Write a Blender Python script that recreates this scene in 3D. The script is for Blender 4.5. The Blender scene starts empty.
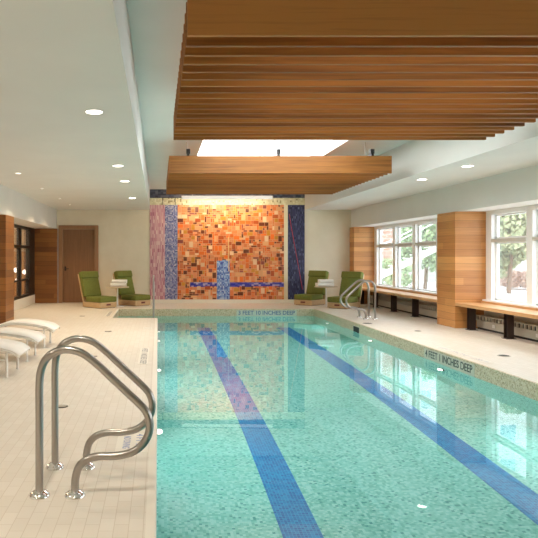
import bpy, bmesh, math, random
from mathutils import Vector, Matrix
random.seed(7)
sc = bpy.context.scene
C = sc.collection
PI = math.pi

# ------------------------------------------------------------------ materials
def new_mat(name):
    m = bpy.data.materials.new(name); m.use_nodes = True
    nt = m.node_tree; b = nt.nodes['Principled BSDF']
    return m, nt, b

def N(nt, typ, **kw):
    n = nt.nodes.new(typ)
    for k, v in kw.items():
        if k.startswith('i_'):
            n.inputs[int(k[2:])].default_value = v
        else:
            setattr(n, k, v)
    return n

def plain(name, col, rough=0.5, metal=0.0, emit=None, es=0.0, spec=0.5):
    m, nt, b = new_mat(name)
    b.inputs['Base Color'].default_value = (*col, 1)
    b.inputs['Roughness'].default_value = rough
    b.inputs['Metallic'].default_value = metal
    b.inputs['Specular IOR Level'].default_value = spec
    if emit:
        b.inputs['Emission Color'].default_value = (*emit, 1)
        b.inputs['Emission Strength'].default_value = es
    return m

def ramp(nt, stops, interp='LINEAR'):
    r = nt.nodes.new('ShaderNodeValToRGB'); r.color_ramp.interpolation = interp
    e = r.color_ramp.elements
    while len(e) > 1: e.remove(e[-1])
    e[0].position = stops[0][0]; e[0].color = (*stops[0][1], 1)
    for p, c in stops[1:]:
        q = e.new(p); q.color = (*c, 1)
    return r

def geo_pos(nt):
    return nt.nodes.new('ShaderNodeNewGeometry').outputs['Position']

def vmath(nt, op, a, b=None):
    n = nt.nodes.new('ShaderNodeVectorMath'); n.operation = op
    nt.links.new(a, n.inputs[0])
    if b is not None:
        if isinstance(b, (tuple, list)): n.inputs[1].default_value = b
        else: nt.links.new(b, n.inputs[1])
    return n.outputs[0]

def fmath(nt, op, a, b=None, c=None):
    n = nt.nodes.new('ShaderNodeMath'); n.operation = op
    for i, v in enumerate((a, b, c)):
        if v is None: continue
        if isinstance(v, (int, float)): n.inputs[i].default_value = v
        else: nt.links.new(v, n.inputs[i])
    return n.outputs[0]

def cells(name, size, stops, rough=0.35, grout=None, jitter=0.0, spec=0.5):
    """small glass or stone mosaic: every tesserae gets one colour of the ramp"""
    m, nt, b = new_mat(name)
    p = vmath(nt, 'ADD', geo_pos(nt), (100.0013, 100.0007, 100.0011))
    q = vmath(nt, 'DIVIDE', p, size)
    f = vmath(nt, 'FLOOR', q)
    w = N(nt, 'ShaderNodeTexWhiteNoise', noise_dimensions='3D'); nt.links.new(f, w.inputs[0])
    r = ramp(nt, stops, 'CONSTANT'); nt.links.new(w.outputs['Value'], r.inputs[0])
    out = r.outputs[0]
    if grout:
        col, wd = grout
        fr = vmath(nt, 'FRACTION', q)
        sp = N(nt, 'ShaderNodeSeparateXYZ'); nt.links.new(fr, sp.inputs[0])
        gx = fmath(nt, 'LESS_THAN', sp.outputs[0], wd); gy = fmath(nt, 'LESS_THAN', sp.outputs[1], wd)
        g = fmath(nt, 'MAXIMUM', gx, gy)
        mx = N(nt, 'ShaderNodeMix', data_type='RGBA'); nt.links.new(g, mx.inputs[0])
        nt.links.new(out, mx.inputs[6]); mx.inputs[7].default_value = (*col, 1)
        out = mx.outputs[2]
    nt.links.new(out, b.inputs['Base Color'])
    b.inputs['Roughness'].default_value = rough
    b.inputs['Specular IOR Level'].default_value = spec
    return m

def plank_wood(name, dark, light, rough=0.42, row=0.14):
    """horizontal boards: one tone each, grain along the board, thin dark joints"""
    m, nt, b = new_mat(name)
    pos = geo_pos(nt)
    sp = N(nt, 'ShaderNodeSeparateXYZ'); nt.links.new(pos, sp.inputs[0])
    h = fmath(nt, 'ADD', sp.outputs[0], sp.outputs[1])
    zr = fmath(nt, 'DIVIDE', sp.outputs[2], row)
    zi = fmath(nt, 'FLOOR', zr)
    cx = N(nt, 'ShaderNodeCombineXYZ'); nt.links.new(zi, cx.inputs[0])
    nt.links.new(fmath(nt, 'FLOOR', fmath(nt, 'ADD', fmath(nt, 'DIVIDE', h, 2.3), fmath(nt, 'MULTIPLY', zi, .37))), cx.inputs[1])
    w = N(nt, 'ShaderNodeTexWhiteNoise', noise_dimensions='3D'); nt.links.new(cx.outputs[0], w.inputs[0])
    g = N(nt, 'ShaderNodeCombineXYZ')
    nt.links.new(fmath(nt, 'MULTIPLY', h, 1.2), g.inputs[0]); nt.links.new(fmath(nt, 'MULTIPLY', sp.outputs[2], 34), g.inputs[1])
    nt.links.new(fmath(nt, 'MULTIPLY', zi, 3.1), g.inputs[2])
    no = N(nt, 'ShaderNodeTexNoise'); no.inputs['Scale'].default_value = 1.6; no.inputs['Detail'].default_value = 4
    nt.links.new(g.outputs[0], no.inputs['Vector'])
    v = fmath(nt, 'ADD', fmath(nt, 'MULTIPLY', w.outputs['Value'], .62), fmath(nt, 'MULTIPLY', no.outputs['Fac'], .55))
    r = ramp(nt, [(.1, dark), (.95, light)]); nt.links.new(v, r.inputs[0])
    fr = fmath(nt, 'FRACT', zr)
    j = fmath(nt, 'LESS_THAN', fr, .03)
    mx = N(nt, 'ShaderNodeMix', data_type='RGBA'); nt.links.new(j, mx.inputs[0])
    nt.links.new(r.outputs[0], mx.inputs[6]); mx.inputs[7].default_value = (*[c * .45 for c in dark], 1)
    nt.links.new(mx.outputs[2], b.inputs['Base Color'])
    b.inputs['Roughness'].default_value = rough
    return m

def grain_wood(name, dark, light, scale=(1.2, 30, 30), rough=0.42, perobj=True):
    m, nt, b = new_mat(name)
    p = vmath(nt, 'MULTIPLY', geo_pos(nt), scale)
    if perobj:
        oi = N(nt, 'ShaderNodeObjectInfo')
        cx = N(nt, 'ShaderNodeCombineXYZ'); nt.links.new(fmath(nt, 'MULTIPLY', oi.outputs['Random'], 40), cx.inputs[0])
        p = vmath(nt, 'ADD', p, cx.outputs[0])
    no = N(nt, 'ShaderNodeTexNoise'); no.inputs['Scale'].default_value = 1.3; no.inputs['Detail'].default_value = 5
    no.inputs['Distortion'].default_value = .6
    nt.links.new(p, no.inputs['Vector'])
    v = no.outputs['Fac']
    if perobj:
        v = fmath(nt, 'ADD', fmath(nt, 'MULTIPLY', v, .8), fmath(nt, 'MULTIPLY', oi.outputs['Random'], .42))
    r = ramp(nt, [(.25, dark), (.8, light)]); nt.links.new(v, r.inputs[0])
    nt.links.new(r.outputs[0], b.inputs['Base Color'])
    b.inputs['Roughness'].default_value = rough
    return m

def noisy(name, a, c, scale=3.0, rough=.7, spec=.3, bump=0.0, bscale=60):
    m, nt, b = new_mat(name)
    no = N(nt, 'ShaderNodeTexNoise'); no.inputs['Scale'].default_value = scale; no.inputs['Detail'].default_value = 3
    nt.links.new(geo_pos(nt), no.inputs['Vector'])
    r = ramp(nt, [(.3, a), (.7, c)]); nt.links.new(no.outputs['Fac'], r.inputs[0])
    nt.links.new(r.outputs[0], b.inputs['Base Color'])
    b.inputs['Roughness'].default_value = rough; b.inputs['Specular IOR Level'].default_value = spec
    if bump:
        n2 = N(nt, 'ShaderNodeTexNoise'); n2.inputs['Scale'].default_value = bscale
        nt.links.new(geo_pos(nt), n2.inputs['Vector'])
        bp = N(nt, 'ShaderNodeBump'); bp.inputs['Strength'].default_value = bump; bp.inputs['Distance'].default_value = .01
        nt.links.new(n2.outputs['Fac'], bp.inputs['Height']); nt.links.new(bp.outputs[0], b.inputs['Normal'])
    return m

def deck_mat():
    m, nt, b = new_mat('cream_deck_tile')
    mp = N(nt, 'ShaderNodeMapping'); nt.links.new(geo_pos(nt), mp.inputs[0])
    mp.inputs['Rotation'].default_value = (0, 0, PI / 2)
    br = N(nt, 'ShaderNodeTexBrick'); nt.links.new(mp.outputs[0], br.inputs[0])
    br.offset = .5
    br.inputs['Color1'].default_value = (.77, .715, .635, 1); br.inputs['Color2'].default_value = (.725, .665, .58, 1)
    br.inputs['Mortar'].default_value = (.62, .545, .45, 1)
    br.inputs['Scale'].default_value = 1; br.inputs['Mortar Size'].default_value = .0022
    br.inputs['Brick Width'].default_value = .152; br.inputs['Row Height'].default_value = .076
    br.inputs['Mortar Smooth'].default_value = .3
    nt.links.new(br.outputs['Color'], b.inputs['Base Color'])
    b.inputs['Roughness'].default_value = .42; b.inputs['Specular IOR Level'].default_value = .35
    return m

def brick_mat():
    m, nt, b = new_mat('pale_brick')
    mp = N(nt, 'ShaderNodeMapping'); nt.links.new(geo_pos(nt), mp.inputs[0]); mp.inputs['Rotation'].default_value = (PI/2, 0, 0)
    br = N(nt, 'ShaderNodeTexBrick'); nt.links.new(mp.outputs[0], br.inputs[0])
    br.inputs['Color1'].default_value = (.50, .30, .22, 1); br.inputs['Color2'].default_value = (.42, .25, .19, 1)
    br.inputs['Mortar'].default_value = (.6, .56, .5, 1); br.inputs['Scale'].default_value = 1
    br.inputs['Mortar Size'].default_value = .03; br.inputs['Brick Width'].default_value = .6; br.inputs['Row Height'].default_value = .3
    nt.links.new(br.outputs['Color'], b.inputs['Base Color']); b.inputs['Roughness'].default_value = .9
    return m

def glass_pane_mat(name='window_glass', tint=(1, 1, 1)):
    m = bpy.data.materials.new(name); m.use_nodes = True; nt = m.node_tree
    nt.nodes.clear()
    o = nt.nodes.new('ShaderNodeOutputMaterial'); t = nt.nodes.new('ShaderNodeBsdfTransparent'); g = nt.nodes.new('ShaderNodeBsdfGlossy')
    t.inputs[0].default_value = (*tint, 1); g.inputs['Roughness'].default_value = .01
    f = nt.nodes.new('ShaderNodeFresnel'); gm = nt.nodes.new('ShaderNodeNewGeometry')
    ior = fmath(nt, 'MULTIPLY_ADD', gm.outputs['Backfacing'], 1/1.45-1.45, 1.45); nt.links.new(ior, f.inputs[0])
    mx = nt.nodes.new('ShaderNodeMixShader')
    nt.links.new(f.outputs[0], mx.inputs[0]); nt.links.new(t.outputs[0], mx.inputs[1]); nt.links.new(g.outputs[0], mx.inputs[2])
    tr = nt.nodes.new('ShaderNodeBsdfTranslucent'); tr.inputs[0].default_value = (.9, .93, .95, 1)
    m2 = nt.nodes.new('ShaderNodeMixShader'); m2.inputs[0].default_value = .025  # outdoor haze put into the panes as a thin translucent film
    nt.links.new(mx.outputs[0], m2.inputs[1]); nt.links.new(tr.outputs[0], m2.inputs[2])
    nt.links.new(m2.outputs[0], o.inputs[0])
    return m

def water_mat():
    m = bpy.data.materials.new('pool_water'); m.use_nodes = True; nt = m.node_tree
    nt.nodes.clear()
    o = nt.nodes.new('ShaderNodeOutputMaterial'); g = nt.nodes.new('ShaderNodeBsdfGlass')
    g.inputs['IOR'].default_value = 1.333; g.inputs['Roughness'].default_value = 0.0
    g.inputs['Color'].default_value = (.97, 1, .995, 1)
    no = nt.nodes.new('ShaderNodeTexNoise'); no.inputs['Scale'].default_value = 1.6; no.inputs['Detail'].default_value = 1
    nt.links.new(geo_pos(nt), no.inputs['Vector'])
    bp = nt.nodes.new('ShaderNodeBump'); bp.inputs['Strength'].default_value = .05; bp.inputs['Distance'].default_value = .012
    nt.links.new(no.outputs['Fac'], bp.inputs['Height']); nt.links.new(bp.outputs[0], g.inputs['Normal'])
    nt.links.new(g.outputs[0], o.inputs[0])
    return m

def attr_mat(name, rough=.35):
    m, nt, b = new_mat(name)
    a = N(nt, 'ShaderNodeAttribute'); a.attribute_name = 'tile'
    nt.links.new(a.outputs['Color'], b.inputs['Base Color']); b.inputs['Roughness'].default_value = rough
    return m

M = dict(
    deck=deck_mat(),
    nosing=plain('cream_nosing', (.83, .78, .69), .35),
    white=noisy('white_plaster', (.76, .745, .715), (.79, .775, .745), 1.5, .85, .2),
    cream=noisy('cream_wall_finish', (.75, .68, .54), (.81, .745, .61), 2.2, .6, .3),
    base=plain('cream_base', (.8, .75, .65), .5),
    knee=plain('warm_white_wall', (.76, .72, .64), .7),
    pool=cells('turquoise_mosaic', (.023, .023, .023), [(0, (.17, .58, .52)), (.16, (.24, .66, .60)), (.42, (.29, .71, .66)), (.72, (.39, .78, .74)), (.95, (.07, .40, .38))]),
    lane=cells('blue_mosaic', (.028, .028, .028), [(0, (.004, .16, .50)), (.35, (.006, .21, .57)), (.7, (.01, .28, .64))], grout=((.05, .42, .72), .14)),
    pebble=cells('pebble_mosaic', (.014, .014, .014), [(0, (.52, .41, .25)), (.25, (.62, .51, .34)), (.5, (.68, .58, .41)), (.75, (.74, .65, .49)), (.93, (.36, .27, .16))], rough=.55),
    plate=plain('pale_marker_tile', (.62, .58, .47), .4),
    plate_far=plain('pale_green_marker_tile', (.62, .64, .55), .4),
    letter_blue=plain('blue_lettering', (.08, .16, .33), .5),
    letter_pale_blue=plain('pale_blue_lettering', (.30, .35, .55), .5),
    letter_dark=plain('charcoal_lettering', (.07, .08, .075), .5),
    letter_grey=plain('grey_lettering', (.33, .31, .32), .5),
    letter_faint=plain('faint_grey_lettering', (.58, .56, .56), .5),
    pillar_r=plank_wood('honey_wood_boards', (.38, .145, .035), (.72, .36, .12)),
    pillar_l=plank_wood('brown_wood_boards', (.15, .048, .011), (.36, .145, .036)),
    bench=grain_wood('bench_wood', (.52, .27, .11), (.74, .44, .21), (30, 1.2, 30), perobj=False),
    slat=grain_wood('slat_wood', (.15, .050, .007), (.45, .175, .030), (1.1, 30, 30), .5),
    chairwood=grain_wood('chair_wood', (.50, .33, .17), (.68, .48, .27), (6, 6, 40), perobj=False),
    doorwood=grain_wood('door_wood', (.20, .095, .042), (.28, .14, .065), (30, 30, 1.2), perobj=False),
    doorframe=grain_wood('door_frame_wood', (.30, .16, .08), (.38, .21, .11), (30, 30, 1.2), perobj=False),
    green=noisy('green_cushion', (.155, .175, .040), (.19, .21, .052), 30, .85, .2, .15, 300),
    steel=plain('brushed_steel', (.40, .375, .35), .28, 1.0),
    chrome=plain('polished_steel', (.85, .85, .85), .1, 1.0),
    black=plain('black_metal', (.02, .02, .02), .4, .3),
    bronze=plain('dark_bronze', (.035, .027, .022), .4, .4),
    brown_steel=plain('dark_brown_steel', (.055, .035, .03), .4, .3),
    frame=plain('white_window_frame', (.93, .94, .94), .35),
    transom=plain('shaded_window_transom', (.62, .60, .54), .4),  # shade on the transom put into its grey
    glass=glass_pane_mat(),
    water=water_mat(),
    sling=plain('white_sling', (.84, .82, .78), .7),
    whitemetal=plain('white_enamel', (.86, .85, .82), .35),
    towel=noisy('towel_cotton', (.86, .84, .79), (.92, .9, .86), 60, .95, .1, .5, 220),
    tabletop=plain('pale_wood_table_edge', (.58, .47, .33), .4),
    heater=plain('beige_enamel', (.58, .55, .47), .5),
    dark=plain('dark_slot', (.03, .03, .028), .7),
    rod=plain('zinc_rod', (.55, .5, .42), .4, .7),
    lamp_on=plain('lit_lamp', (1, 1, 1), .5, emit=(1, .93, .82), es=9),
    lamp_small=plain('small_lit_lamp', (1, 1, 1), .5, emit=(1, .9, .75), es=3),
    skylight=plain('skylight_diffuser', (1, 1, 1), .5, emit=(.93, .97, 1), es=4.5),
    tube_on=plain('lit_linear_lamp', (1, 1, 1), .5, emit=(1, .88, .68), es=4),
    orange=attr_mat('orange_smalti'),
    grout=plain('peach_grout', (.74, .42, .22), .7),
    pink=cells('pink_mosaic', (.022, 1, .11), [(0, (.56, .25, .31)), (.3, (.62, .34, .38)), (.55, (.68, .44, .45)), (.8, (.42, .15, .22)), (.92, (.74, .56, .54))]),
    lilac=cells('lilac_mosaic', (.035, 1, .035), [(0, (.16, .17, .36)), (.3, (.26, .27, .46)), (.6, (.38, .37, .52)), (.82, (.08, .09, .24)), (.93, (.55, .50, .58))]),
    bluetile=cells('blue_smalti', (.04, 1, .04), [(0, (.10, .18, .50)), (.35, (.25, .38, .68)), (.7, (.45, .55, .75)), (.88, (.04, .07, .38))]),
    blueband=cells('cobalt_smalti', (.07, 1, .035), [(0, (.03, .03, .34)), (.35, (.12, .10, .46)), (.6, (.50, .42, .60)), (.82, (.03, .03, .30))]),
    navy=cells('navy_mosaic', (.022, 1, .07), [(0, (.018, .022, .075)), (.4, (.035, .04, .12)), (.75, (.06, .075, .18)), (.96, (.14, .18, .30))]),
    slate=cells('slate_mosaic', (.08, 1, .05), [(0, (.05, .05, .085)), (.4, (.09, .09, .14)), (.8, (.16, .15, .2))]),
    ochre=cells('cream_speckled_mosaic', (.045, 1, .045), [(0, (.66, .59, .38)), (.4, (.75, .68, .46)), (.8, (.80, .75, .56)), (.95, (.36, .30, .16))]),
    redline=plain('red_smalti', (.52, .05, .07), .4),
    goldline=plain('gold_smalti', (.85, .62, .28), .35),
    creamstrip=plain('cream_marble_strip', (.80, .72, .52), .4),
    brick=brick_mat(),
    siding=plain('pale_siding', (.66, .66, .63), .8),
    bluewin=plain('blue_window_glass', (.25, .4, .5), .1),
    asphalt=noisy('pale_paving', (.62, .63, .63), (.74, .75, .75), .6, .9),
    lawn=noisy('lawn_grass', (.16, .27, .07), (.25, .37, .12), 2.0, .95),
    leaf=noisy('leaf_green', (.22, .32, .15), (.40, .50, .28), 1.2, .7),
    leaf2=noisy('olive_leaf', (.27, .31, .16), (.42, .44, .26), 1.0, .7),
    bark=plain('bark', (.18, .12, .08), .9),
    rustbush=noisy('rust_bush', (.36, .22, .17), (.50, .37, .29), 2.5, .9),
    beige=plain('warm_beige_wall', (.66, .55, .38), .8),
    tanwood=plain('tan_wood_panel', (.50, .27, .10), .6),
    globe=plain('white_glass_globe', (1, 1, 1), .4, emit=(1, .93, .82), es=2.5),
    redtag=plain('dark_red_pull', (.16, .03, .02), .5),
)

# ------------------------------------------------------------------ mesh helpers
class MB:
    def __init__(s): s.v = []; s.f = []; s.mi = []; s.sm = []
    def add(s, vs, fs, mi=0, smooth=False):
        o = len(s.v); s.v += [tuple(v) for v in vs]
        for f in fs: s.f.append([i + o for i in f]); s.mi.append(mi); s.sm.append(smooth)
    def box(s, x0, x1, y0, y1, z0, z1, mi=0):
        vs = [(x0,y0,z0),(x1,y0,z0),(x1,y1,z0),(x0,y1,z0),(x0,y0,z1),(x1,y0,z1),(x1,y1,z1),(x0,y1,z1)]
        s.add(vs, [(0,3,2,1),(4,5,6,7),(0,1,5,4),(1,2,6,5),(2,3,7,6),(3,0,4,7)], mi)
        return s
    def quad(s, a, b, c, d, mi=0): s.add([a,b,c,d], [(0,1,2,3)], mi); return s
    def prism(s, prof, x0, x1, mi=0, smooth=False):
        """closed profile of (y, z) pushed along x"""
        n = len(prof)
        vs = [(x0, p[0], p[1]) for p in prof] + [(x1, p[0], p[1]) for p in prof]
        s.add(vs, [(i, (i+1) % n, n + (i+1) % n, n + i) for i in range(n)], mi, smooth)
        s.add(vs, [tuple(reversed(range(n))), tuple(range(n, 2*n))], mi)
        return s
    def tube(s, pts, r, n=14, mi=0, cap=True):
        pts = [Vector(p) for p in pts]; L = len(pts); rings = []; up = None
        for i in range(L):
            t = (pts[min(i+1, L-1)] - pts[max(i-1, 0)]).normalized()
            if up is None:
                a = Vector((0, 0, 1)) if abs(t.z) < .9 else Vector((1, 0, 0))
                up = (a - t * a.dot(t)).normalized()
            else: up = (up - t * up.dot(t)).normalized()
            w = t.cross(up)
            rr = r[i] if isinstance(r, (list, tuple)) else r
            rings.append([pts[i] + (up * math.cos(2*PI*k/n) + w * math.sin(2*PI*k/n)) * rr for k in range(n)])
        vs = [v for ring in rings for v in ring]
        fs = [(i*n+k, i*n+(k+1) % n, (i+1)*n+(k+1) % n, (i+1)*n+k) for i in range(L-1) for k in range(n)]
        s.add(vs, fs, mi, True)
        if cap:
            s.add(rings[0], [tuple(reversed(range(n)))], mi); s.add(rings[-1], [tuple(range(n))], mi)
        return s
    def lathe(s, prof, cx=0, cy=0, n=28, mi=0, smooth=True):
        """profile of (r, z) turned about the vertical"""
        vs = [(cx + r*math.cos(2*PI*k/n), cy + r*math.sin(2*PI*k/n), z) for r, z in prof for k in range(n)]
        L = len(prof)
        s.add(vs, [(i*n+k, i*n+(k+1) % n, (i+1)*n+(k+1) % n, (i+1)*n+k) for i in range(L-1) for k in range(n)], mi, smooth)
        for ix, rev in ((0, True), (L-1, False)):
            ring = vs[ix*n:(ix+1)*n]; o = tuple(range(n)); s.add(ring, [tuple(reversed(o)) if rev else o], mi)
        return s
    def build(s, name, mats, parent=None, loc=None, rot=None, bevel=0, seg=2, smooth=False):
        me = bpy.data.meshes.new(name); me.from_pydata(s.v, [], s.f)
        if not isinstance(mats, (list, tuple)): mats = [mats]
        for m in mats: me.materials.append(m)
        for p, mi, sm in zip(me.polygons, s.mi, s.sm): p.material_index = mi; p.use_smooth = sm or smooth
        me.update()
        o = bpy.data.objects.new(name, me); C.objects.link(o)
        if parent: o.parent = parent
        if loc: o.location = loc
        if rot: o.rotation_euler = rot
        if bevel:
            b = o.modifiers.new('soft_edges', 'BEVEL'); b.width = bevel; b.segments = seg; b.limit_method = 'ANGLE'
            b.harden_normals = False
        return o

def tag(o, label, cat, group=None, kind=None):
    o['label'] = label; o['category'] = cat
    if group: o['group'] = group
    if kind: o['kind'] = kind
    return o
def struct(o): o['kind'] = 'structure'; return o
def empty(name, loc=(0,0,0), rz=0):
    o = bpy.data.objects.new(name, None); C.objects.link(o); o.location = loc; o.rotation_euler = (0, 0, rz)
    o.empty_display_size = .1
    return o
def copy_tree(o, parent=None):
    c = o.copy(); C.objects.link(c); c.parent = parent
    for ch in list(o.children): copy_tree(ch, c)
    return c
def spline(pts, k=6):
    P = [Vector(p) for p in pts]; out = []
    for i in range(len(P)-1):
        a = P[max(i-1,0)]; b = P[i]; c = P[i+1]; d = P[min(i+2, len(P)-1)]
        for j in range(k):
            t = j / k
            out.append(.5*((2*b) + (c-a)*t + (2*a-5*b+4*c-d)*t*t + (3*b-a-3*c+d)*t**3))
    out.append(P[-1]); return out
def text_obj(body, size, mat, parent, mtx, extrude=.0015, align='CENTER', squeeze=1.0, spacing=1.0, target_w=None):
    cu = bpy.data.curves.new('lettering', 'FONT'); cu.body = body; cu.size = size; cu.extrude = extrude
    cu.align_x = align; cu.align_y = 'CENTER'; cu.space_line = 1.0; cu.space_character = spacing; cu.offset = size*.012
    t = bpy.data.objects.new('tmp', cu); C.objects.link(t)
    dg = bpy.context.evaluated_depsgraph_get()
    me = bpy.data.meshes.new_from_object(t.evaluated_get(dg))
    bpy.data.objects.remove(t)
    if target_w:
        xs = [v.co.x for v in me.vertices]; w = max(xs) - min(xs); k = target_w / w; mid = (max(xs)+min(xs))/2
        for v in me.vertices: v.co.x = (v.co.x - mid) * k
    me.transform(mtx); me.materials.clear(); me.materials.append(mat)
    o = bpy.data.objects.new('lettering', me); C.objects.link(o); o.parent = parent
    return o
def basis(xa, ya, za, loc):
    m = Matrix.Identity(4)
    for i, a in enumerate((xa, ya, za)):
        for r in range(3): m[r][i] = a[r]
    m[0][3], m[1][3], m[2][3] = loc
    return m

# ------------------------------------------------------------------ key dimensions (metres, camera over the pool's left edge)
PX0, PX1, PY0, PY1 = -.02, 4.16, 1.0, 16.23      # pool
NX, NY = -1.05, 13.9                              # entry alcove
WZ = -.18                                         # water level
LW, RW = -3.70, 6.40                              # window planes
YB, YF = 18.5, -4.0                               # room ends
SZ, UZ = 2.81, 3.43                               # soffit, raised ceiling
SXL, SXR = -.25, 4.435                            # edges of the raised ceiling

# ------------------------------------------------------------------ setting: floor
f = MB()
def slab(x0, x1, y0, y1): f.box(x0, x1, y0, y1, -.12, 0)
slab(LW-.3, NX, YF, YB); slab(NX, PX0, YF, NY); slab(NX, RW+.3, PY1, YB)
slab(PX1, RW+.3, YF, PY1); slab(PX0, PX1, YF, PY0)
struct(f.build('floor', M['deck']))
# rounded cream edge around the pool
def nosing_run(name, pts):
    b = MB()
    for (a, c, nx, ny) in pts:        # run a->c, (nx,ny) points into the pool
        prof = [(-.045, .001), (-.045, .004), (.004, .004), (.010, .0), (.012, -.008), (.008, -.016), (-.002, -.018), (-.002, .001)]
        ax, ay = a; cx, cy = c
        vs = [(ax + nx*p, ay + ny*p, z) for p, z in prof] + [(cx + nx*p, cy + ny*p, z) for p, z in prof]
        n = len(prof)
        b.add(vs, [(i, (i+1) % n, n+(i+1) % n, n+i) for i in range(n)] + [tuple(reversed(range(n))), tuple(range(n, 2*n))])
    o = b.build(name, M['nosing']); struct(o); return o
nosing_run('trim_1', [((PX0, PY0), (PX0, NY), 1, 0), ((PX0, NY), (NX, NY), 0, 1)])
nosing_run('trim_2', [((NX, NY), (NX, PY1), 1, 0)])
# ------------------------------------------------------------------ pool basin
def zf(y): return WZ - 1.17 - (PY1 - y) * .0104
b = MB()
t = .15
b.quad((PX0, PY0, zf(PY0)), (PX1, PY0, zf(PY0)), (PX1, PY1, zf(PY1)), (PX0, PY1, zf(PY1)))
zt = -.205
def wallq(a, c, z0, z1): b.quad((a[0], a[1], z0), (c[0], c[1], z0), (c[0], c[1], z1), (a[0], a[1], z1))
zb = -1.7
wallq((PX0, PY0), (PX0, NY), zb, zt); wallq((NX, NY), (PX0, NY), zb, zt); wallq((NX, PY1), (NX, NY), zb, zt)
wallq((PX1, PY1), (NX, PY1), zb, zt); wallq((PX1, PY0), (PX1, PY1), zb, zt); wallq((PX0, PY0), (PX1, PY0), zb, zt)
basin = struct(b.build('pool_basin', M['pool']))
# entry steps inside the alcove
for i, (xa, zz) in enumerate(((NX, -.36), (NX+.34, -.60), (NX+.68, -.84), (NX+1.02, -1.08))):
    s_ = MB().box(xa, NX+.34*(i+1) + (0 if i < 3 else .1), NY, PY1, -1.7, zz).build('step', M['pool'], basin)
# pebble band round the water line
b = MB()
def band(x0, x1, y0, y1): b.box(x0, x1, y0, y1, zt, -.019)
e = .03; q_ = .003
band(PX0-e, PX0+q_, PY0, NY+q_); band(NX, PX0+q_, NY-e, NY+q_); band(NX-e, NX+q_, NY, PY1); band(NX-e, PX1+e, PY1-q_, PY1+e)
band(PX1-q_, PX1+e, PY0, PY1); band(PX0, PX1, PY0-e, PY0+q_)
b2 = b.build('trim_3', M['pebble']); struct(b2)
# pebble edge stones on the top arris, far and right sides
b = MB(); b.box(NX, PX1+.05, PY1-q_, PY1+.05, -.019, .003); b.box(PX1-q_, PX1+.035, PY0, PY1-q_, -.019, .003)
struct(b.build('trim_4', M['pebble']))
# lane markings on the pool floor
for x0 in (.945, 2.905):
    x1 = x0 + .305
    b = MB()
    ys = (PY0+1.2, 14.9)
    vs = []
    for y in ys:
        z = zf(y); vs += [(x0, y, z+.001), (x1, y, z+.001), (x1, y, z+.004), (x0, y, z+.004)]
    b.add(vs, [(3,2,6,7), (0,1,2,3), (7,6,5,4), (1,5,6,2), (0,3,7,4)])
    o = b.build('lane_marking', M['lane'], basin)
# water
b = MB(); NXS = 1
b.add([(PX0,PY0,WZ),(PX1,PY0,WZ),(PX1,PY1,WZ),(NX,PY1,WZ),(NX,NY,WZ),(PX0,NY,WZ)], [(0,1,2,3,4,5)])
tag(b.build('pool_water', M['water']), 'calm clear turquoise water filling the indoor pool', 'water', kind='stuff')

# ------------------------------------------------------------------ walls and ceilings
# far wall with mural recess base
b = MB(); b.box(LW-.3, RW+.3, YB, YB+.15, 0, UZ+.2)
struct(b.build('wall_back', M['cream']))
b = MB().box(SXL-.02, SXR, YB-.045, YB, 0, .10)
struct(b.build('baseboard_back', M['base']))
b = MB().box(LW-.3, RW+.3, YF-.15, YF, 0, UZ+.2); struct(b.build('wall_front', M['cream']))
# low ceilings + fascias
b = MB().box(LW-.3, SXL, YF, YB, SZ, UZ+.25); struct(b.build('ceiling_left', M['white']))
b = MB().box(SXR, RW+.3, YF, YB, SZ, UZ+.25); struct(b.build('ceiling_right', M['white']))
KX0, KX1, KY0, KY1 = .79, 3.33, 4.2, 14.0
b = MB(); b.box(SXL, KX0, YF, YB+.1, UZ, UZ+.25); b.box(KX1, SXR, YF, YB+.1, UZ, UZ+.25)
b.box(KX0, KX1, YF, KY0, UZ, UZ+.25); b.box(KX0, KX1, KY1, YB+.1, UZ, UZ+.25)
struct(b.build('ceiling', M['white']))
b = MB().box(KX0, KX1, KY0, KY1, UZ+.18, UZ+.22); sky = b.build('skylight_panel', M['skylight'])
sky['kind'] = 'structure'

# left side header wall, knee wall
b = MB(); b.box(LW-.2, -3.07, YF, YB, 2.24, SZ); struct(b.build('wall_left', M['white']))
b = MB(); b.box(LW-.2, LW, YF, YB, 0, .26); struct(b.build('wall_left_lower', M['knee']))
# right side header wall, wall below the windows
b = MB(); b.box(5.85, RW+.3, YF, YB, 2.28, SZ); struct(b.build('wall_right', M['white']))
b = MB(); b.box(RW-.03, RW+.3, YF, YB, 0, .52); struct(b.build('wall_right_lower', M['knee']))

# wood clad pillars
def pillar(x0, x1, y0, y1, top, mat, label, group=None):
    o = MB().box(x0, x1, y0, y1, 0, top).build('wood_clad_pillar', mat, bevel=.004, seg=1)
    tag(o, label, 'pillar', group); return o
PRY = (11.93, 12.70)
pillar(5.80, RW+.12, PRY[0], PRY[1], 2.277, M['pillar_r'], 'honey wood clad pillar between the two big right windows')
pillar(5.80, RW+.12, 18.08, YB-.001, 2.277, M['pillar_r'], 'honey wood clad panel at the far end of the right window wall, behind a green chair')
pillar(5.80, RW+.12, 5.8, 6.55, 2.277, M['pillar_r'], 'wood clad pillar on the right nearer than the photo shows')
pillar(LW-.05, -3.04, 12.2, 12.9, 2.237, M['pillar_l'], 'dark brown wood clad pillar at the left edge behind the white loungers')
pillar(LW-.05, -3.04, 18.38, YB-.001, 2.237, M['pillar_l'], 'brown wood clad panel beside the wooden door in the far left corner')

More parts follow.
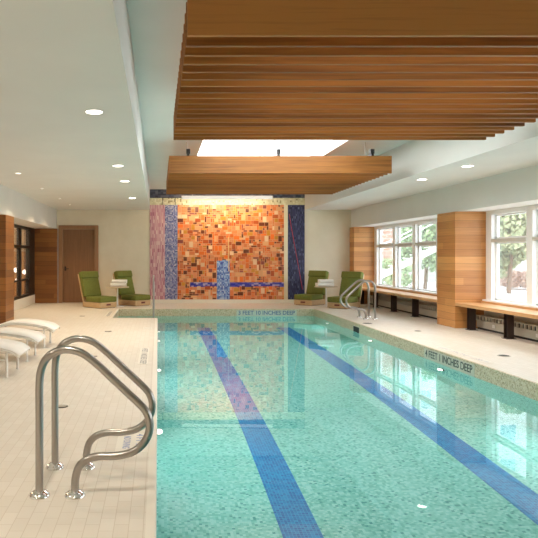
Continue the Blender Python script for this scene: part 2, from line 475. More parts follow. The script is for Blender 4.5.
# ------------------------------------------------------------------ windows
wn = [0]
def window_right(y0, y1, muls):
    wn[0] += 1
    root = struct(empty('window_%d' % wn[0], (RW, (y0+y1)/2, .55)))
    cy = (y0+y1)/2; z0, z1 = .52, 2.28
    L = lambda y: y - cy
    def fr(name, x0, x1, a, c, zz0, zz1, mat=M['frame'], bv=.004):
        return MB().box(x0-RW, x1-RW, L(a), L(c), zz0-.55, zz1-.55).build(name, mat, root, bevel=bv, seg=1)
    x0, x1 = RW, RW+.13
    fr('window_sill', RW-.07, RW+.15, y0, y1, .52, .565)
    fr('window_head', x0, x1, y0, y1, 2.20, 2.279)
    fr('jamb', x0, x1, y0, y0+.02, .565, 2.20); fr('jamb', x0, x1, y1-.20, y1, .565, 2.20)
    for m in muls:
        fr('mullion', x0, x1, m-.09, m+.09, .565, 2.20)
    edges = [y0+.02] + sum([[m-.09, m+.09] for m in muls], []) + [y1-.20]
    for i in range(0, len(edges), 2):
        a, c = edges[i], edges[i+1]
        fr('transom', x0-.012, x1, a, c, 1.675, 1.735, M['transom'])
        for zz0, zz1 in ((.565, 1.675), (1.735, 2.20)):
            # inner sash rails and pane
            s = fr('sash', x1-.05, x1, a, c, zz0, zz0+.035)
            fr('sash', x1-.05, x1, a, c, zz1-.03, zz1); fr('sash', x1-.05, x1, a, a+.045, zz0, zz1)
            fr('sash', x1-.05, x1, c-.045, c, zz0, zz1)
            fr('window_pane', x1-.028, x1-.02, a, c, zz0, zz1, M['glass'], 0)
    return root
window_right(12.70, 18.08, [13.98, 15.29, 16.58])
window_right(6.55, 11.93, [7.93, 9.23, 10.53])
window_right(.40, 5.80, [1.75, 3.1, 4.45])  # unseen nearer bay, added for the daylight it lets in
struct(MB().box(RW-.03, RW+.3, YF, .4, .52, 2.28).build('wall_right_light_block', M['knee']))  # unseen stretch, closed off to cut daylight on the slat fronts
def window_left(y0, y1, muls):
    wn[0] += 1
    root = struct(empty('window_%d' % wn[0], (LW, (y0+y1)/2, .26)))
    cy = (y0+y1)/2
    def fr(name, x0, x1, a, c, zz0, zz1, mat=M['bronze'], bv=.004):
        return MB().box(x0-LW, x1-LW, a-cy, c-cy, zz0-.26, zz1-.26).build(name, mat, root, bevel=bv, seg=1)
    x0, x1 = LW-.12, LW-.01
    fr('window_sill', x0, x1, y0, y1, .26, .33); fr('window_head', x0, x1, y0, y1, 2.17, 2.239)
    fr('jamb', x0, x1, y0, y0+.08, .33, 2.17); fr('jamb', x0, x1, y1-.75, y1, .33, 2.17)
    for m in muls: fr('mullion', x0, x1, m-.06, m+.06, .33, 2.17)
    ed = [y0+.08] + sum([[m-.06, m+.06] for m in muls], []) + [y1-.75]
    for i in range(0, len(ed), 2):
        fr('transom', x0, x1, ed[i], ed[i+1], 1.63, 1.71); fr('transom', x0+.02, x1-.02, ed[i], ed[i+1], .72, .77)
        fr('window_pane', x0+.05, x0+.058, ed[i], ed[i+1], .33, 2.17, M['glass'], 0)
    return root
window_left(12.9, 18.38, [14.75, 16.55])
window_left(4.0, 12.2, [5.6, 7.2, 8.8, 10.4])
b = MB().box(LW-.2, LW, YF, 4.0, .26, 2.24); struct(b.build('wall_left_solid', M['knee']))
# room behind the left windows
b = MB(); b.box(-8.2, -8.05, 3.8, YB, 0, 2.7); b.box(-8.2, LW-.2, YB, YB+.1, 0, 2.7); b.box(-8.2, LW-.2, 3.7, 3.8, 0, 2.7)
struct(b.build('wall_next_room', M['beige']))
struct(MB().box(-8.2, LW-.3, 3.7, YB, -.1, 0).build('floor_next_room', M['tanwood']))
struct(MB().box(-8.2, LW-.2, 3.7, YB+.1, 2.7, 2.8).build('ceiling_next_room', M['white']))
tag(MB().box(-6.6, -4.0, YB-.2, YB-.02, 0, 1.55).build('wood_cabinet', M['tanwood'], bevel=.01), 'tan wood cabinet seen through the dark left window', 'cabinet')
def pendant(x, y, z, lab):  # glowing globes stand for unidentified white spots behind the glass
    r = empty('pendant_globe', (x, y, 2.7))
    tag(r, lab, 'lamp', 'white globes behind the left window')
    MB().tube([(0,0,0), (0,0,z-2.7+.07)], .006, 8).build('cord', M['black'], r)
    pr = [(.005, .07)] + [(.07*math.sin(a), .07*math.cos(a)) for a in [PI*k/12 for k in range(1, 12)]] + [(.005, -.07)]
    MB().lathe([(p, q+z-2.7) for p, q in reversed(pr)]).build('globe', M['globe'], r)
pendant(-3.95, 18.1, .94, 'white glowing globe seen through the dark left window, the right one')
pendant(-4.06, 17.45, 1.01, 'white glowing globe seen through the dark left window, upper of the left two')
pendant(-4.12, 17.95, .70, 'white glowing globe seen through the dark left window, lower of the left two')

# ------------------------------------------------------------------ door
r = struct(empty('door_1', (-2.40, YB, 0)))
dw, dh = .60, 2.34
b = MB(); b.box(-dw, -dw+.12, -.07, 0, 0, dh); b.box(dw-.12, dw, -.07, 0, 0, dh); b.box(-dw+.12, dw-.12, -.07, 0, dh-.11, dh)
b.build('door_frame', M['doorframe'], r, bevel=.004, seg=1)
MB().box(-dw+.125, dw-.125, -.02, 0, .01, dh-.115).build('door_leaf', M['doorwood'], r)
b = MB().tube([(-.40, -.03, 1.03), (-.40, -.075, 1.03), (-.30, -.085, 1.03)], .011, 10); b.lathe([(.028, 0), (.028, .001)], n=4)
b = MB().tube([(-.40, -.03, 1.03), (-.40, -.075, 1.03), (-.38, -.085, 1.03), (-.29, -.085, 1.03)], .011, 10)
b.box(-.425, -.375, -.036, -.03, .97, 1.10)
b.build('door_handle', M['bronze'], r)
# slim stone trim left of the door
struct(MB().box(-3.038, -3.005, YB-.06, YB, 0, 2.24).build('trim_5', plain('lilac_grey_trim', (.45, .38, .36), .5)))

# ------------------------------------------------------------------ mural
mural = empty('mosaic_mural', (SXL, YB-.001, .10))
tag(mural, 'large glass mosaic mural, orange centre between pink, lilac and navy bands on the far wall', 'mural')
def mp(name, x0, x1, z0, z1, mat, th=.02, y=0.0):
    return MB().box(x0-SXL, x1-SXL, -th-y, -y, z0-.10, z1-.10).build(name, mat, mural)
mp('pink_panel', SXL, .21, .10, 2.96, M['pink'])
mp('lilac_panel', .21, .59, .10, 2.96, M['lilac'])
mp('cream_strip', 3.81, 3.925, .10, 2.96, M['creamstrip'], .028)
mp('navy_panel', 3.925, SXR, .10, 2.96, M['navy'])
mp('speckled_frieze', SXL, SXR, 2.96, 3.17, M['ochre'], .03)
mp('slate_frieze', SXL, SXR, 3.17, UZ, M['slate'])
for x in (.14, .52): MB().box(x-.008-SXL, x+.008-SXL, -.034, -.03, 2.86, 3.07).build('frieze_joint', M['dark'], mural)
# red line over the navy
pts = [(3.97, 2.69), (4.03, 2.30), (4.12, 1.8), (4.22, 1.25), (4.30, .8), (4.37, .40)]
MB().tube([(x-SXL, -.022, z-.10) for x, z in pts], .009, 6).build('red_line', M['redline'], mural)
# orange field: irregular smalti laid as real tesserae
cs = .058; X0, X1, Z0, Z1 = .59, 3.81, .10, 2.96
nx, nz = int((X1-X0)/cs), int((Z1-Z0)/cs); cx_, cz_ = (X1-X0)/nx, (Z1-Z0)/nz
used = [[False]*nz for _ in range(nx)]
COL = (1.78, 2.17, 1.29); BAND = (.97, 3.81, .48, .62)
def blocked(i, j):
    x = X0 + (i+.5)*cx_; z = Z0 + (j+.5)*cz_
    return (COL[0] <= x <= COL[1] and z < COL[2]) or (BAND[0] <= x <= BAND[1] and BAND[2] <= z <= BAND[3])
pal = [((.74, .22, .07), 20), ((.78, .29, .12), 17), ((.80, .17, .02), 19), ((.82, .40, .18), 11), ((.48, .09, .015), 15), ((.16, .035, .01), 12), ((.66, .28, .03), 10), ((.86, .56, .34), 5), ((.30, .07, .05), 6)]
pw = [w for _, w in pal]; pc = [c for c, _ in pal]
tb = MB(); cols = []
for i in range(nx):
    for j in range(nz):
        if used[i][j] or blocked(i, j): continue
        w, h = random.choice(((1,1),(1,2),(2,1),(2,2),(2,2),(1,2),(2,3),(3,2),(2,1),(1,3)))
        while w > 1 and (i+w > nx or used[i+w-1][j] or blocked(i+w-1, j)): w -= 1
        while h > 1 and (j+h > nz or any(used[a][bq] or blocked(a, bq) for a in range(i, i+w) for bq in range(j, j+h))): h -= 1
        w2 = w
        while w2 > 1 and any(used[a][bq] or blocked(a, bq) for a in range(i, i+w2) for bq in range(j, j+h)): w2 -= 1
        w = w2
        for a in range(i, i+w):
            for bq in range(j, j+h): used[a][bq] = True
        g_ = .0055; th = random.uniform(.021, .026)
        n0 = len(tb.f)
        tb.box(X0+i*cx_+g_-SXL, X0+(i+w)*cx_-g_-SXL, -th, -.016, Z0+j*cz_+g_-.10, Z0+(j+h)*cz_-g_-.10)
        c = random.choices(pc, pw)[0]; k = random.uniform(.85, 1.12)
        cols += [tuple(min(1, q*k) for q in c)] * (len(tb.f)-n0)
o = tb.build('orange_tesserae', M['orange'], mural)
at = o.data.color_attributes.new('tile', 'FLOAT_COLOR', 'CORNER')
for p, c in zip(o.data.polygons, cols):
    for li in p.loop_indices: at.data[li].color = (*c, 1)
mp('orange_backing', X0, X1, Z0, Z1, M['grout'], .018)
mp('blue_column', COL[0], COL[1], .10, COL[2], M['bluetile'], .0215)
mp('cobalt_band', BAND[0], COL[0], BAND[2], BAND[3], M['blueband'], .0225)
mp('cobalt_band', COL[1], BAND[1], BAND[2], BAND[3], M['blueband'], .0225)
MB().box(2.125-SXL, 2.145-SXL, -.03, -.02, .95-.1, 2.0-.1).build('gold_line', M['goldline'], mural)

# linear lamp washing the mural
r = empty('linear_wall_washer', (1.985, 17.55, 3.095))
tag(r, 'long white tubular lamp hanging above the mosaic mural', 'lamp')
MB().tube([(-1.28, 0, 0), (1.28, 0, 0)], .05, 20).build('housing', plain('glowing_housing', (.9, .88, .84), .4, emit=(1, .93, .82), es=.45), r)  # faint glow put into the housing so it shows white
MB().tube([(-1.31, 0, 0), (-1.28, 0, 0)], .052, 20).build('end_cap', M['whitemetal'], r)
MB().tube([(1.28, 0, 0), (1.31, 0, 0)], .052, 20).build('end_cap', M['whitemetal'], r)
MB().tube([(-1.314, -.0, 0), (-1.31, 0, 0)], .018, 12).build('socket', M['black'], r)
MB().box(-1.25, 1.25, .03, .055, -.035, .0).build('lit_strip', M['tube_on'], r)
for x in (-1.0, 1.0): MB().tube([(x, 0, .05), (x, 0, .33)], .008, 8).build('hanger', M['rod'], r)

# ------------------------------------------------------------------ slatted wood canopies
SB, SH, ST = 2.83, .30, .036
SX0, SX1 = .19, 4.02
def canopy(y0, label):
    r = empty('slatted_wood_canopy', (SX0, y0, SB)); tag(r, label, 'ceiling slats', 'hanging wood slat canopies')
    W = SX1 - SX0
    me0 = None
    for k in range(19):
        if me0 is None:
            me0 = MB().box(0, W, 0, ST, 0, SH).build('slat', M['slat'], r, bevel=.003, seg=1); o = me0
        else:
            o = me0.copy(); C.objects.link(o); o.parent = r
        o.location = (0, k*.196, 0)
    for x in (.33, 1.89, 3.50):
        MB().box(x-.02, x+.02, -.0, 18*.196+ST, SH, SH+.04).build('carrier_channel', M['black'], r)
        MB().box(x-.032, x+.032, .0, .07, SH+.0405, SH+.12).build('clamp', M['black'], r)
        for yy in (.35, 1.9, 3.2):
            MB().tube([(x-.01, yy, SH+.04), (x-.01, yy, UZ-SB if (x < KX0-SX0 or x > KX1-SX0) else UZ+.18-SB)], .007, 8).build('hanger_rod', M['rod'], r)
    return r
canopy(3.95, 'nearer and larger looking hanging canopy of horizontal wood slats over the pool')
canopy(10.50, 'farther hanging canopy of horizontal wood slats in front of the mosaic mural')

# ------------------------------------------------------------------ recessed lamps
def downlight(x, y, label, r_=.078, group='recessed round ceiling lamps', power=90, col=(1, .81, .60)):
    r = empty('recessed_downlight', (x, y, SZ)); tag(r, label, 'ceiling lamp', group)
    MB().lathe([(r_+.016, 0), (r_+.016, -.006), (r_, -.006), (r_, -.0)], n=28).build('trim_ring', M['whitemetal'], r)
    MB().lathe([(r_, -.0075), (r_, -.0065)], n=28).build('lens', M['lamp_on'], r)
    l = bpy.data.lights.new('downlight_beam', 'SPOT'); l.energy = power; l.color = col; l.spot_size = math.radians(125); l.spot_blend = .8; l.shadow_soft_size = .08
    lo = bpy.data.objects.new('downlight_beam', l); C.objects.link(lo); lo.parent = r; lo.location = (0, 0, -.04)
    return r
ld = ['nearest and largest looking lit round lamp in the left ceiling', 'second nearest lit round lamp in the left ceiling', 'third nearest lit round lamp in the left ceiling', 'farthest lit round lamp in the left ceiling, by the mural corner']
for y, lb in zip((5.94, 9.47, 11.4, 14.7), ld): downlight(-.62, y, lb)
downlight(4.82, 9.51, 'nearer lit round lamp in the right ceiling strip', col=(1, .87, .72)); downlight(4.82, 11.16, 'farther lit round lamp in the right ceiling strip', col=(1, .87, .72))
for k, y in enumerate((2.4, .3, -2.0)):  # unseen lamps, added to brighten the near deck
    downlight(-.62, y, 'unseen lit round lamp added to the left ceiling to brighten the near deck, number %s from the camera' % ('one', 'two', 'three')[k], col=(1, .88, .74)); downlight(-2.4, y, 'unseen lit round lamp added over the left deck to brighten it, number %s from the camera' % ('one', 'two', 'three')[k], col=(1, .88, .74))
def small_disc(x, y, label, r_=.05):
    r = empty('small_round_fitting', (x, y, SZ)); tag(r, label, 'ceiling fitting', 'small round fittings in the left ceiling')
    MB().lathe([(r_, 0), (r_, -.008), (r_-.012, -.010), (r_-.012, -.0)], n=20).build('ring', M['whitemetal'], r)
    MB().lathe([(r_-.013, -.011), (r_-.013, -.009)], n=20).build('lens', M['lamp_small'], r)
    l = bpy.data.lights.new('added_fill_beam', 'SPOT'); l.energy = 75; l.color = (1, .76, .48); l.spot_size = math.radians(130); l.spot_blend = .8; l.shadow_soft_size = .04  # beam added to brighten and warm the far left wall
    lo = bpy.data.objects.new('added_fill_beam', l); C.objects.link(lo); lo.parent = r; lo.location = (0, 0, -.04)
for (x, y), lb in zip(((-2.36, 10.3), (-2.39, 12.6), (-2.38, 14.8), (-2.38, 16.5)), ('small round ceiling fitting nearest the left edge', 'second small round fitting from the left edge', 'third small round fitting from the left edge', 'small round ceiling fitting farthest back, near the wooden door')):
    small_disc(x, y, lb, .055 if y < 11 else .035)

# ------------------------------------------------------------------ benches and convector
def bench(y0, y1, legs, label):
    r = empty('window_bench', (6.05, (y0+y1)/2, 0)); cy = (y0+y1)/2
    tag(r, label, 'bench', 'wood window benches')
    MB().box(-.25, .30, y0-cy, y1-cy, .44, .50).build('seat', M['bench'], r, bevel=.004, seg=2)
    MB().box(.25, .28, y0-cy, y1-cy, .5005, .535).build('upstand', M['bench'], r, bevel=.003, seg=1)
    for y in legs:
        b = MB(); b.box(-.125, -.01, y-.055-cy, y-.047-cy, .008, .4395); b.box(-.125, -.01, y+.047-cy, y+.055-cy, .008, .4395); b.box(-.075, -.06, y-.047-cy, y+.047-cy, .008, .4395)
        lg = b.build('leg', M['brown_steel'], r)
        MB().box(-.15, .02, y-.08-cy, y+.08-cy, 0, .008).build('foot_plate', M['brown_steel'], lg)
bench(12.705, 18.075, (14.2, 15.5, 16.8, 17.95), 'long wood window bench beyond the pillar, by the farther right window')
bench(6.555, 11.925, (7.9, 9.15, 10.42, 11.66), 'long wood window bench nearer than the pillar, at the right edge')
def convector(y0, y1, label):
    r = empty('convector_heater', (6.2, (y0+y1)/2, 0)); cy = (y0+y1)/2; tag(r, label, 'heater', 'low heaters under the benches')
    MB().box(-.02, .165, y0-cy, y1-cy, .04, .17).build('casing', M['heater'], r)
    b = MB(); n = int((y1-y0)/.11)
    for k in range(n+1):
        y = y0 + (y1-y0)*k/n - cy
        b.box(-.03, .14, max(y-.018, y0-cy), min(y+.018, y1-cy), .171, .27)
    b.box(-.035, -.025, y0-cy, y1-cy, .171, .185); b.box(-.035, -.025, y0-cy, y1-cy, .258, .272)
    b.build('grille', M['heater'], r)
    MB().box(.0, .13, y0-cy, y1-cy, .1705, .255).build('fin_coil', M['dark'], r)
    for k in range(int((y1-y0)/1.3)):
        MB().box(-.03, -.021, y0+.7+k*1.3-cy, y0+.78+k*1.3-cy, .08, .14).build('valve_plate', M['whitemetal'], r)
    MB().box(-.0, .16, y0-cy, y1-cy, .0, .04).build('plinth', M['dark'], r)
convector(12.75, 17.9, 'long beige heater grille under the farther window bench')
convector(6.6, 11.85, 'long beige heater grille under the nearer window bench')

# ------------------------------------------------------------------ grab rails
RP = [(-.693,0),(-.693,.25),(-.693,.5),(-.693,.66),(-.680,.748),(-.645,.812),(-.588,.847),(-.52,.856),(-.437,.832),(-.357,.771),(-.27,.69),(-.18,.606),(-.096,.526),(-.063,.479),(-.048,.42),(-.058,.356),(-.094,.298),(-.158,.254),(-.251,.235),(-.345,.233),(-.415,.213),(-.462,.17),(-.482,.105),(-.485,.05),(-.485,0)]
def flange(b_root, x):
    o = MB().lathe([(.062,0),(.062,.006),(.055,.018),(.042,.028),(.03,.034),(.024,.036)], n=28).build('flange', M['chrome'], b_root, (x, 0, 0))
    for k in range(8):
        a = 2*PI*k/8
        MB().lathe([(.007,.012),(.007,.02),(.004,.024)], .049*math.cos(a), .049*math.sin(a), 8).build('bolt', M['chrome'], o)
def grab_rail(loc, flip, label, group):
    r = empty('grab_rail', loc, PI if flip else 0); tag(r, label, 'handrail', group)
    ox = -.589
    MB().tube(spline([(x-ox, 0, z) for x, z in RP], 4), .0235, 18).build('tube', M['steel'], r)
    flange(r, -.693-ox); flange(r, -.485-ox)
    return r
grab_rail((-.589, 3.57, 0), False, 'nearest curved stainless steel grab rail on the left deck', 'grab rails on the left deck')
grab_rail((-.579, 4.05, 0), False, 'second curved steel grab rail, just behind the nearest one on the left deck', 'grab rails on the left deck')
grab_rail((PX1+PX0+.589, 13.6, 0), True, 'nearer of the two curved steel grab rails on the right deck', 'grab rails on the right deck')
grab_rail((PX1+PX0+.589, 14.02, 0), True, 'farther of the two curved steel grab rails on the right deck', 'grab rails on the right deck')
r = empty('stair_handrail', (-.105, 14.1, -.59)); tag(r, 'slim steel handrail rising from the pool entry alcove, seen edge on', 'handrail')
MB().tube(spline([(0,0,-.24),(0,0,.3),(0,0,.9),(0,0,1.3),(0,.03,1.42),(0,.12,1.5),(0,.25,1.52),(0,.8,1.52),(0,.98,1.50),(0,1.08,1.42),(0,1.10,1.3),(0,1.1,.8),(0,1.1,-.24)], 4), .021, 14).build('tube', M['steel'], r)

# ------------------------------------------------------------------ lounge chairs
def make_chair():
    r = empty('lounge_chair'); w, d = .29, .38
    ba = MB().box(-w, w, -d, d, 0.012, .155).build('base', M['chairwood'], r, bevel=.006)
    MB().box(-w+.03, w-.03, -d+.03, d-.03, 0, .012).build('plinth', M['dark'], ba)
    MB().box(-.075, .075, -d-.006, -d+.001, .07, .115).build('drawer_pull', M['redtag'], ba, bevel=.004, seg=1)
    bp = [( .27,.155),(.375,.155),(.60,.87),(.575,.885),(.34,.30),(.25,.30)]
    bp = [(.335,.1555),(.379,.1555),(.61,.90),(.572,.905)]
    MB().prism(bp, -w, w).build('back_panel', M['chairwood'], r, bevel=.004)
    MB().box(-w-.005, w+.005, -d-.01, .24, .158, .305).build('seat_cushion', M['green'], r, bevel=.03, seg=4, smooth=True)
    a = math.atan2(.24, .76)
    def lean(y0, t_, s0, s1, name, ww):
        # box whose face runs up the recline
        b = MB().box(-ww, ww, -t_, 0, s0, s1)
        o = b.build(name, M['green'], r, bevel=.028, seg=4, smooth=True); o.location = (0, y0, .155); o.rotation_euler = (-math.atan2(.233, .745), 0, 0)
        return o
    lean(.328, .125, .12, .665, 'back_cushion', w+.003)
    lean(.326, .155, .64, .83, 'headrest_cushion', w+.01)
    return r
ch = make_chair()
CH = [((-1.61, 16.84), 45, 'green cushioned lounge chair nearest the wooden door'),
      ((-.69, 17.62), 45, 'green cushioned lounge chair between the left side table and the pink mosaic band'),
      ((4.41, 17.74), -45, 'green cushioned lounge chair beside the navy mosaic band'),
      ((5.07, 16.66), -45, 'green cushioned lounge chair behind the right grab rails')]
for i, ((x, y), a, lb) in enumerate(CH):
    o = ch if i == 0 else copy_tree(ch)
    o.location = (x, y, 0); o.rotation_euler.z = math.radians(a); tag(o, lb, 'chair', 'green cushioned lounge chairs')

# ------------------------------------------------------------------ side tables and towels
def make_table():
    r = empty('side_table')
    MB().lathe([(.18,0),(.18,.008),(.03,.016),(.022,.03)], n=32).build('foot', M['whitemetal'], r)
    MB().lathe([(.022,.03),(.022,.53)], n=20).build('pedestal', M['whitemetal'], r)
    MB().lathe([(.31,.53),(.325,.537),(.325,.553),(.31,.56)], n=48).build('tabletop', M['tabletop'], r)
    return r
def make_towel():
    b = MB(); w, d = .225, .14
    # folded cloth: rounded fold on the long front edge
    prof = [(d, .004), (d, .096), (.0, .10), (-d+.04, .098), (-d+.01, .08), (-d, .05), (-d+.01, .02), (-d+.04, .003), (0, 0)]
    b.prism(prof, -w, w, smooth=False)
    o = b.build('folded_towel', M['towel'], bevel=.012, seg=3, smooth=True)
    return o
tb_ = make_table(); tw = make_towel()
first = True
for i, (x, y, side) in enumerate(((-1.13, 17.05, 'left'), (4.74, 17.22, 'right'))):
    t_ = tb_ if i == 0 else copy_tree(tb_)
    t_.location = (x, y, 0); tag(t_, 'round pedestal side table between the two %s lounge chairs' % side, 'table', 'round pedestal side tables')
    for k in range(2):
        q = tw if first else copy_tree(tw); first = False
        q.location = (x + (-.02 if k == 0 else .01) + (.05 if side == 'left' else -.03), y-.02, 1*.5605 + k*.1015); q.rotation_euler.z = math.radians(4 if k == 0 else -5); q.scale = (1, 1, 1) if k == 0 else (.88, .92, .95)
        tag(q, '%s folded white towel on the %s side table' % ('lower' if k == 0 else 'upper', side), 'towel', 'folded white towels')

# ------------------------------------------------------------------ white sling loungers
def make_lounger():
    r = empty('sling_lounger'); W = .30
    prof = [(0, .262), (-.03, .285), (-.10, .325), (-.25, .358), (-.39, .378), (-.52, .388), (-.66, .385), (-.80, .36), (-.93, .315), (-1.05, .285), (-1.17, .29), (-1.28, .345), (-1.42, .45), (-1.56, .57), (-1.70, .68)]
    P = spline([(x, 0, z) for x, z in prof], 3)
    vs = []; fs = []; n = len(P)
    for s, th in ((-1, 0), (1, 0), (-1, -.016), (1, -.016)):
        for p in P: vs.append((p.x, s*W, p.z+th))
    for i in range(n-1):
        fs += [(i, i+1, n+i+1, n+i), (2*n+i+1, 2*n+i, 3*n+i, 3*n+i+1), (i+1, i, 2*n+i, 2*n+i+1), (n+i, n+i+1, 3*n+i+1, 3*n+i)]
    fs += [(0, n, 3*n, 2*n), (n-1, 3*n-1, 4*n-1, 2*n-1)]
    b = MB(); b.add(vs, fs, 0, True); b.build('sling', M['sling'], r)
    for s in (-1, 1):
        MB().tube([(p.x, s*(W-.012), p.z-.03) for p in P], .013, 8).build('side_rail', M['whitemetal'], r)
    for x in (-.15, -1.25):
        for s in (-1, 1):
            lg = MB().tube([(x, s*(W-.035), .012), (x, s*(W-.035), .305)], .016, 10).build('leg', M['whitemetal'], r)
            MB().lathe([(.02, 0), (.02, .008), (.013, .012)], x, s*(W-.035), 12).build('foot_pad', M['whitemetal'], lg)
        MB().tube([(x, -W+.035, .30), (x, W-.035, .30)], .011, 8).build('cross_bar', M['whitemetal'], r)
    for s in (-1, 1):
        MB().tube([(-.15, s*(W-.035), .20), (-1.25, s*(W-.035), .20)], .010, 8).build('stretcher', M['whitemetal'], r)
    return r
lo = make_lounger()
for i, (y, lb) in enumerate(((7.34, 'nearest of three white sling loungers on the left deck'), (8.43, 'middle of three white sling loungers on the left deck'), (9.66, 'farthest of three white sling loungers, in front of the dark wood pillar'))):
    o = lo if i == 0 else copy_tree(lo); o.location = (-1.60, y, 0); tag(o, lb, 'lounger', 'white sling loungers')
    o.scale = (1, 1.03, 1)

# ------------------------------------------------------------------ depth markers
r = empty('depth_marker', (2.885, PY1-q_, -.1)); tag(r, 'depth marker reading 3 FEET 10 INCHES DEEP in blue on the far pool edge', 'sign', 'depth markers')
MB().box(-.80, .80, -.004, -.0005, -.078, .072).build('tile_plate', M['plate_far'], r)
text_obj('3 FEET 10 INCHES DEEP', .15, M['letter_blue'], r, basis((1,0,0),(0,0,1),(0,-1,0),(0,-.005,0)), target_w=1.5)
r = empty('depth_marker', (PX1-q_, 8.78, -.1)); tag(r, 'depth marker reading 4 FEET 1 INCHES DEEP in charcoal on the right pool edge', 'sign', 'depth markers')
MB().box(-.004, -.0005, -.76, .76, -.078, .075).build('tile_plate', M['plate'], r)
text_obj('4 FEET 1 INCHES DEEP', .15, M['letter_dark'], r, basis((0,-1,0),(0,0,1),(-1,0,0),(-.005,0,0)), target_w=1.42)
def deck_marker(x, y, lines, size, tw_, mat, lab, side=-1):
    r = empty('depth_marker', (x, y, 0)); tag(r, lab, 'sign', 'depth markers')
    w = tw_/2 + .03; h = .055*len(lines)+.01
    MB().box(-h, h, -w, w, .0004, .0022).build('tile_plate', M['nosing'], r)
    for k, ln in enumerate(lines):
        off = (len(lines)-1)/2 - k
        if side < 0: m_ = basis((0,-1,0),(1,0,0),(0,0,1),(off*.095,0,.0026))
        else: m_ = basis((0,1,0),(-1,0,0),(0,0,1),(-off*.095,0,.0026))
        text_obj(ln, size, mat, r, m_, extrude=.0004, target_w=tw_*(.72 if k and len(lines) > 1 else 1))
    return r
deck_marker(-.20, 8.65, ['4 FEET 1 INCHES DEEP'], .12, 1.36, M['letter_grey'], 'deck depth marker lying on the left deck edge, beyond the grab rails')
deck_marker(-.19, 4.6, ['4 FT 1 IN', 'NO DIVING'], .075, .42, M['letter_pale_blue'], 'deck marker with blue letters under the near grab rails')
deck_marker(4.36, 8.75, ['4 FEET 1 INCHES DEEP'], .12, 1.36, M['letter_faint'], 'faint grey deck marker lying on the right deck edge', 1)
deck_marker(-1.19, 14.9, ['3 FEET 10 INCHES DEEP'], .11, 1.2, M['letter_grey'], 'deck marker lying left of the pool entry alcove')
r = empty('no_diving_marker', (-.2, 11.95, 0)); tag(r, 'small round no diving symbol on the far end of the left deck', 'sign')
b = MB(); n = 32
vs = [(q*math.cos(2*PI*k/n), 1.4*q*math.sin(2*PI*k/n), .0026) for q in (.075, .06) for k in range(n)]
b.add(vs, [(k, (k+1) % n, n+(k+1) % n, n+k) for k in range(n)]); b.quad((-.05,-.07,.0026),(-.04,-.075,.0026),(.05,.07,.0026),(.04,.075,.0026))
b.build('ring_and_slash', M['letter_faint'], r); MB().box(-.085, .085, -.12, .12, .0004, .0022).build('tile_plate', M['nosing'], r)

# deck plates
for x, y, w, lb in ((-.90, 5.70, .06, 'round bronze deck plate beside the near grab rails'), (-.90, 8.56, .05, 'round bronze deck plate between the loungers and the pool'), (-.93, 11.42, .065, 'round bronze deck plate right of the farthest lounger'), (-1.78, 14.35, .06, 'round bronze deck plate in front of the left green chairs'), (4.87, 8.6, .085, 'round grey deck plate nearest on the right deck'), (4.87, 11.45, .065, 'round grey deck plate right of the pool, near the pillar'), (4.37, 12.75, .11, 'round grey lid in front of the right grab rails')):
    r = empty('deck_plate', (x, y, 0)); tag(r, lb, 'deck plate', 'round metal deck plates')
    MB().lathe([(w, .0005), (w, .004), (w*.9, .006)], n=24).build('rim', M['bronze'] if x < 0 else M['heater'], r)
    MB().lathe([(w*.82, .0062), (w*.82, .0075)], n=24).build('lid', M['rod'] if x < 0 else M['dark'], r)

# pool wall fittings below the water line
for x, s, nm in ((PX0, 1, 'left'), (PX1, -1, 'right')):
    for y, dd in ((5.95, 'nearest'), (8.95, 'second nearest'), (11.9, 'third nearest'), (14.9 if s < 0 else 13.3, 'farthest')):
        r = empty('pool_wall_light', (x, y, WZ-.42)); tag(r, '%s small round white light under water on the %s pool wall' % (dd, nm), 'pool light', 'round lights in the pool walls')
        def ringx(prof, name, mat):
            b = MB(); n = 20
            vs = [(s*q, rr*math.cos(2*PI*k/n), rr*math.sin(2*PI*k/n)) for rr, q in prof for k in range(n)]
            b.add(vs, [(i*n+k, i*n+(k+1) % n, (i+1)*n+(k+1) % n, (i+1)*n+k) for i in range(len(prof)-1) for k in range(n)], 0, True)
            b.add(vs[-n:], [tuple(range(n))]); b.build(name, mat, r)
        ringx([(.085, .001), (.085, .012), (.07, .016)], 'rim', M['dark'])  # dark ring stands in for the shadow beside the white dome
        l = bpy.data.lights.new('pool_beam', 'SPOT'); l.energy = 32; l.color = (.92, 1, .97); l.spot_size = math.radians(165); l.spot_blend = .6; l.shadow_soft_size = .06
        lo_ = bpy.data.objects.new('pool_beam', l); C.objects.link(lo_); lo_.parent = r; lo_.location = (s*.14, 0, 0); lo_.rotation_euler = (0, s*math.radians(-62), 0)
        ringx([(.062, .016), (.055, .045), (.03, .06), (.002, .064)], 'lens', M['lamp_small'])
for y, zz, lb in ((12.8, (-.215, -.06), 'dark skimmer opening in the right pool edge by the grab rails'), (13.75, (-.34, -.24), 'dark grated inlet low in the right pool edge')):
    r = empty('pool_skimmer', (PX1-q_, y, sum(zz)/2)); tag(r, lb, 'skimmer', 'skimmer openings in the right pool edge'); h = (zz[1]-zz[0])/2
    b = MB(); b.box(-.008, -.001, -.2, .2, h-.01, h); b.box(-.008, -.001, -.2, .2, -h, -h+.01); b.box(-.008, -.001, -.2, -.19, -h+.01, h-.01); b.box(-.008, -.001, .19, .2, -h+.01, h-.01)
    b.build('frame', M['plate'], r)
    MB().box(-.004, -.001, -.19, .19, -h+.01, h-.01).build('opening', M['dark'], r)

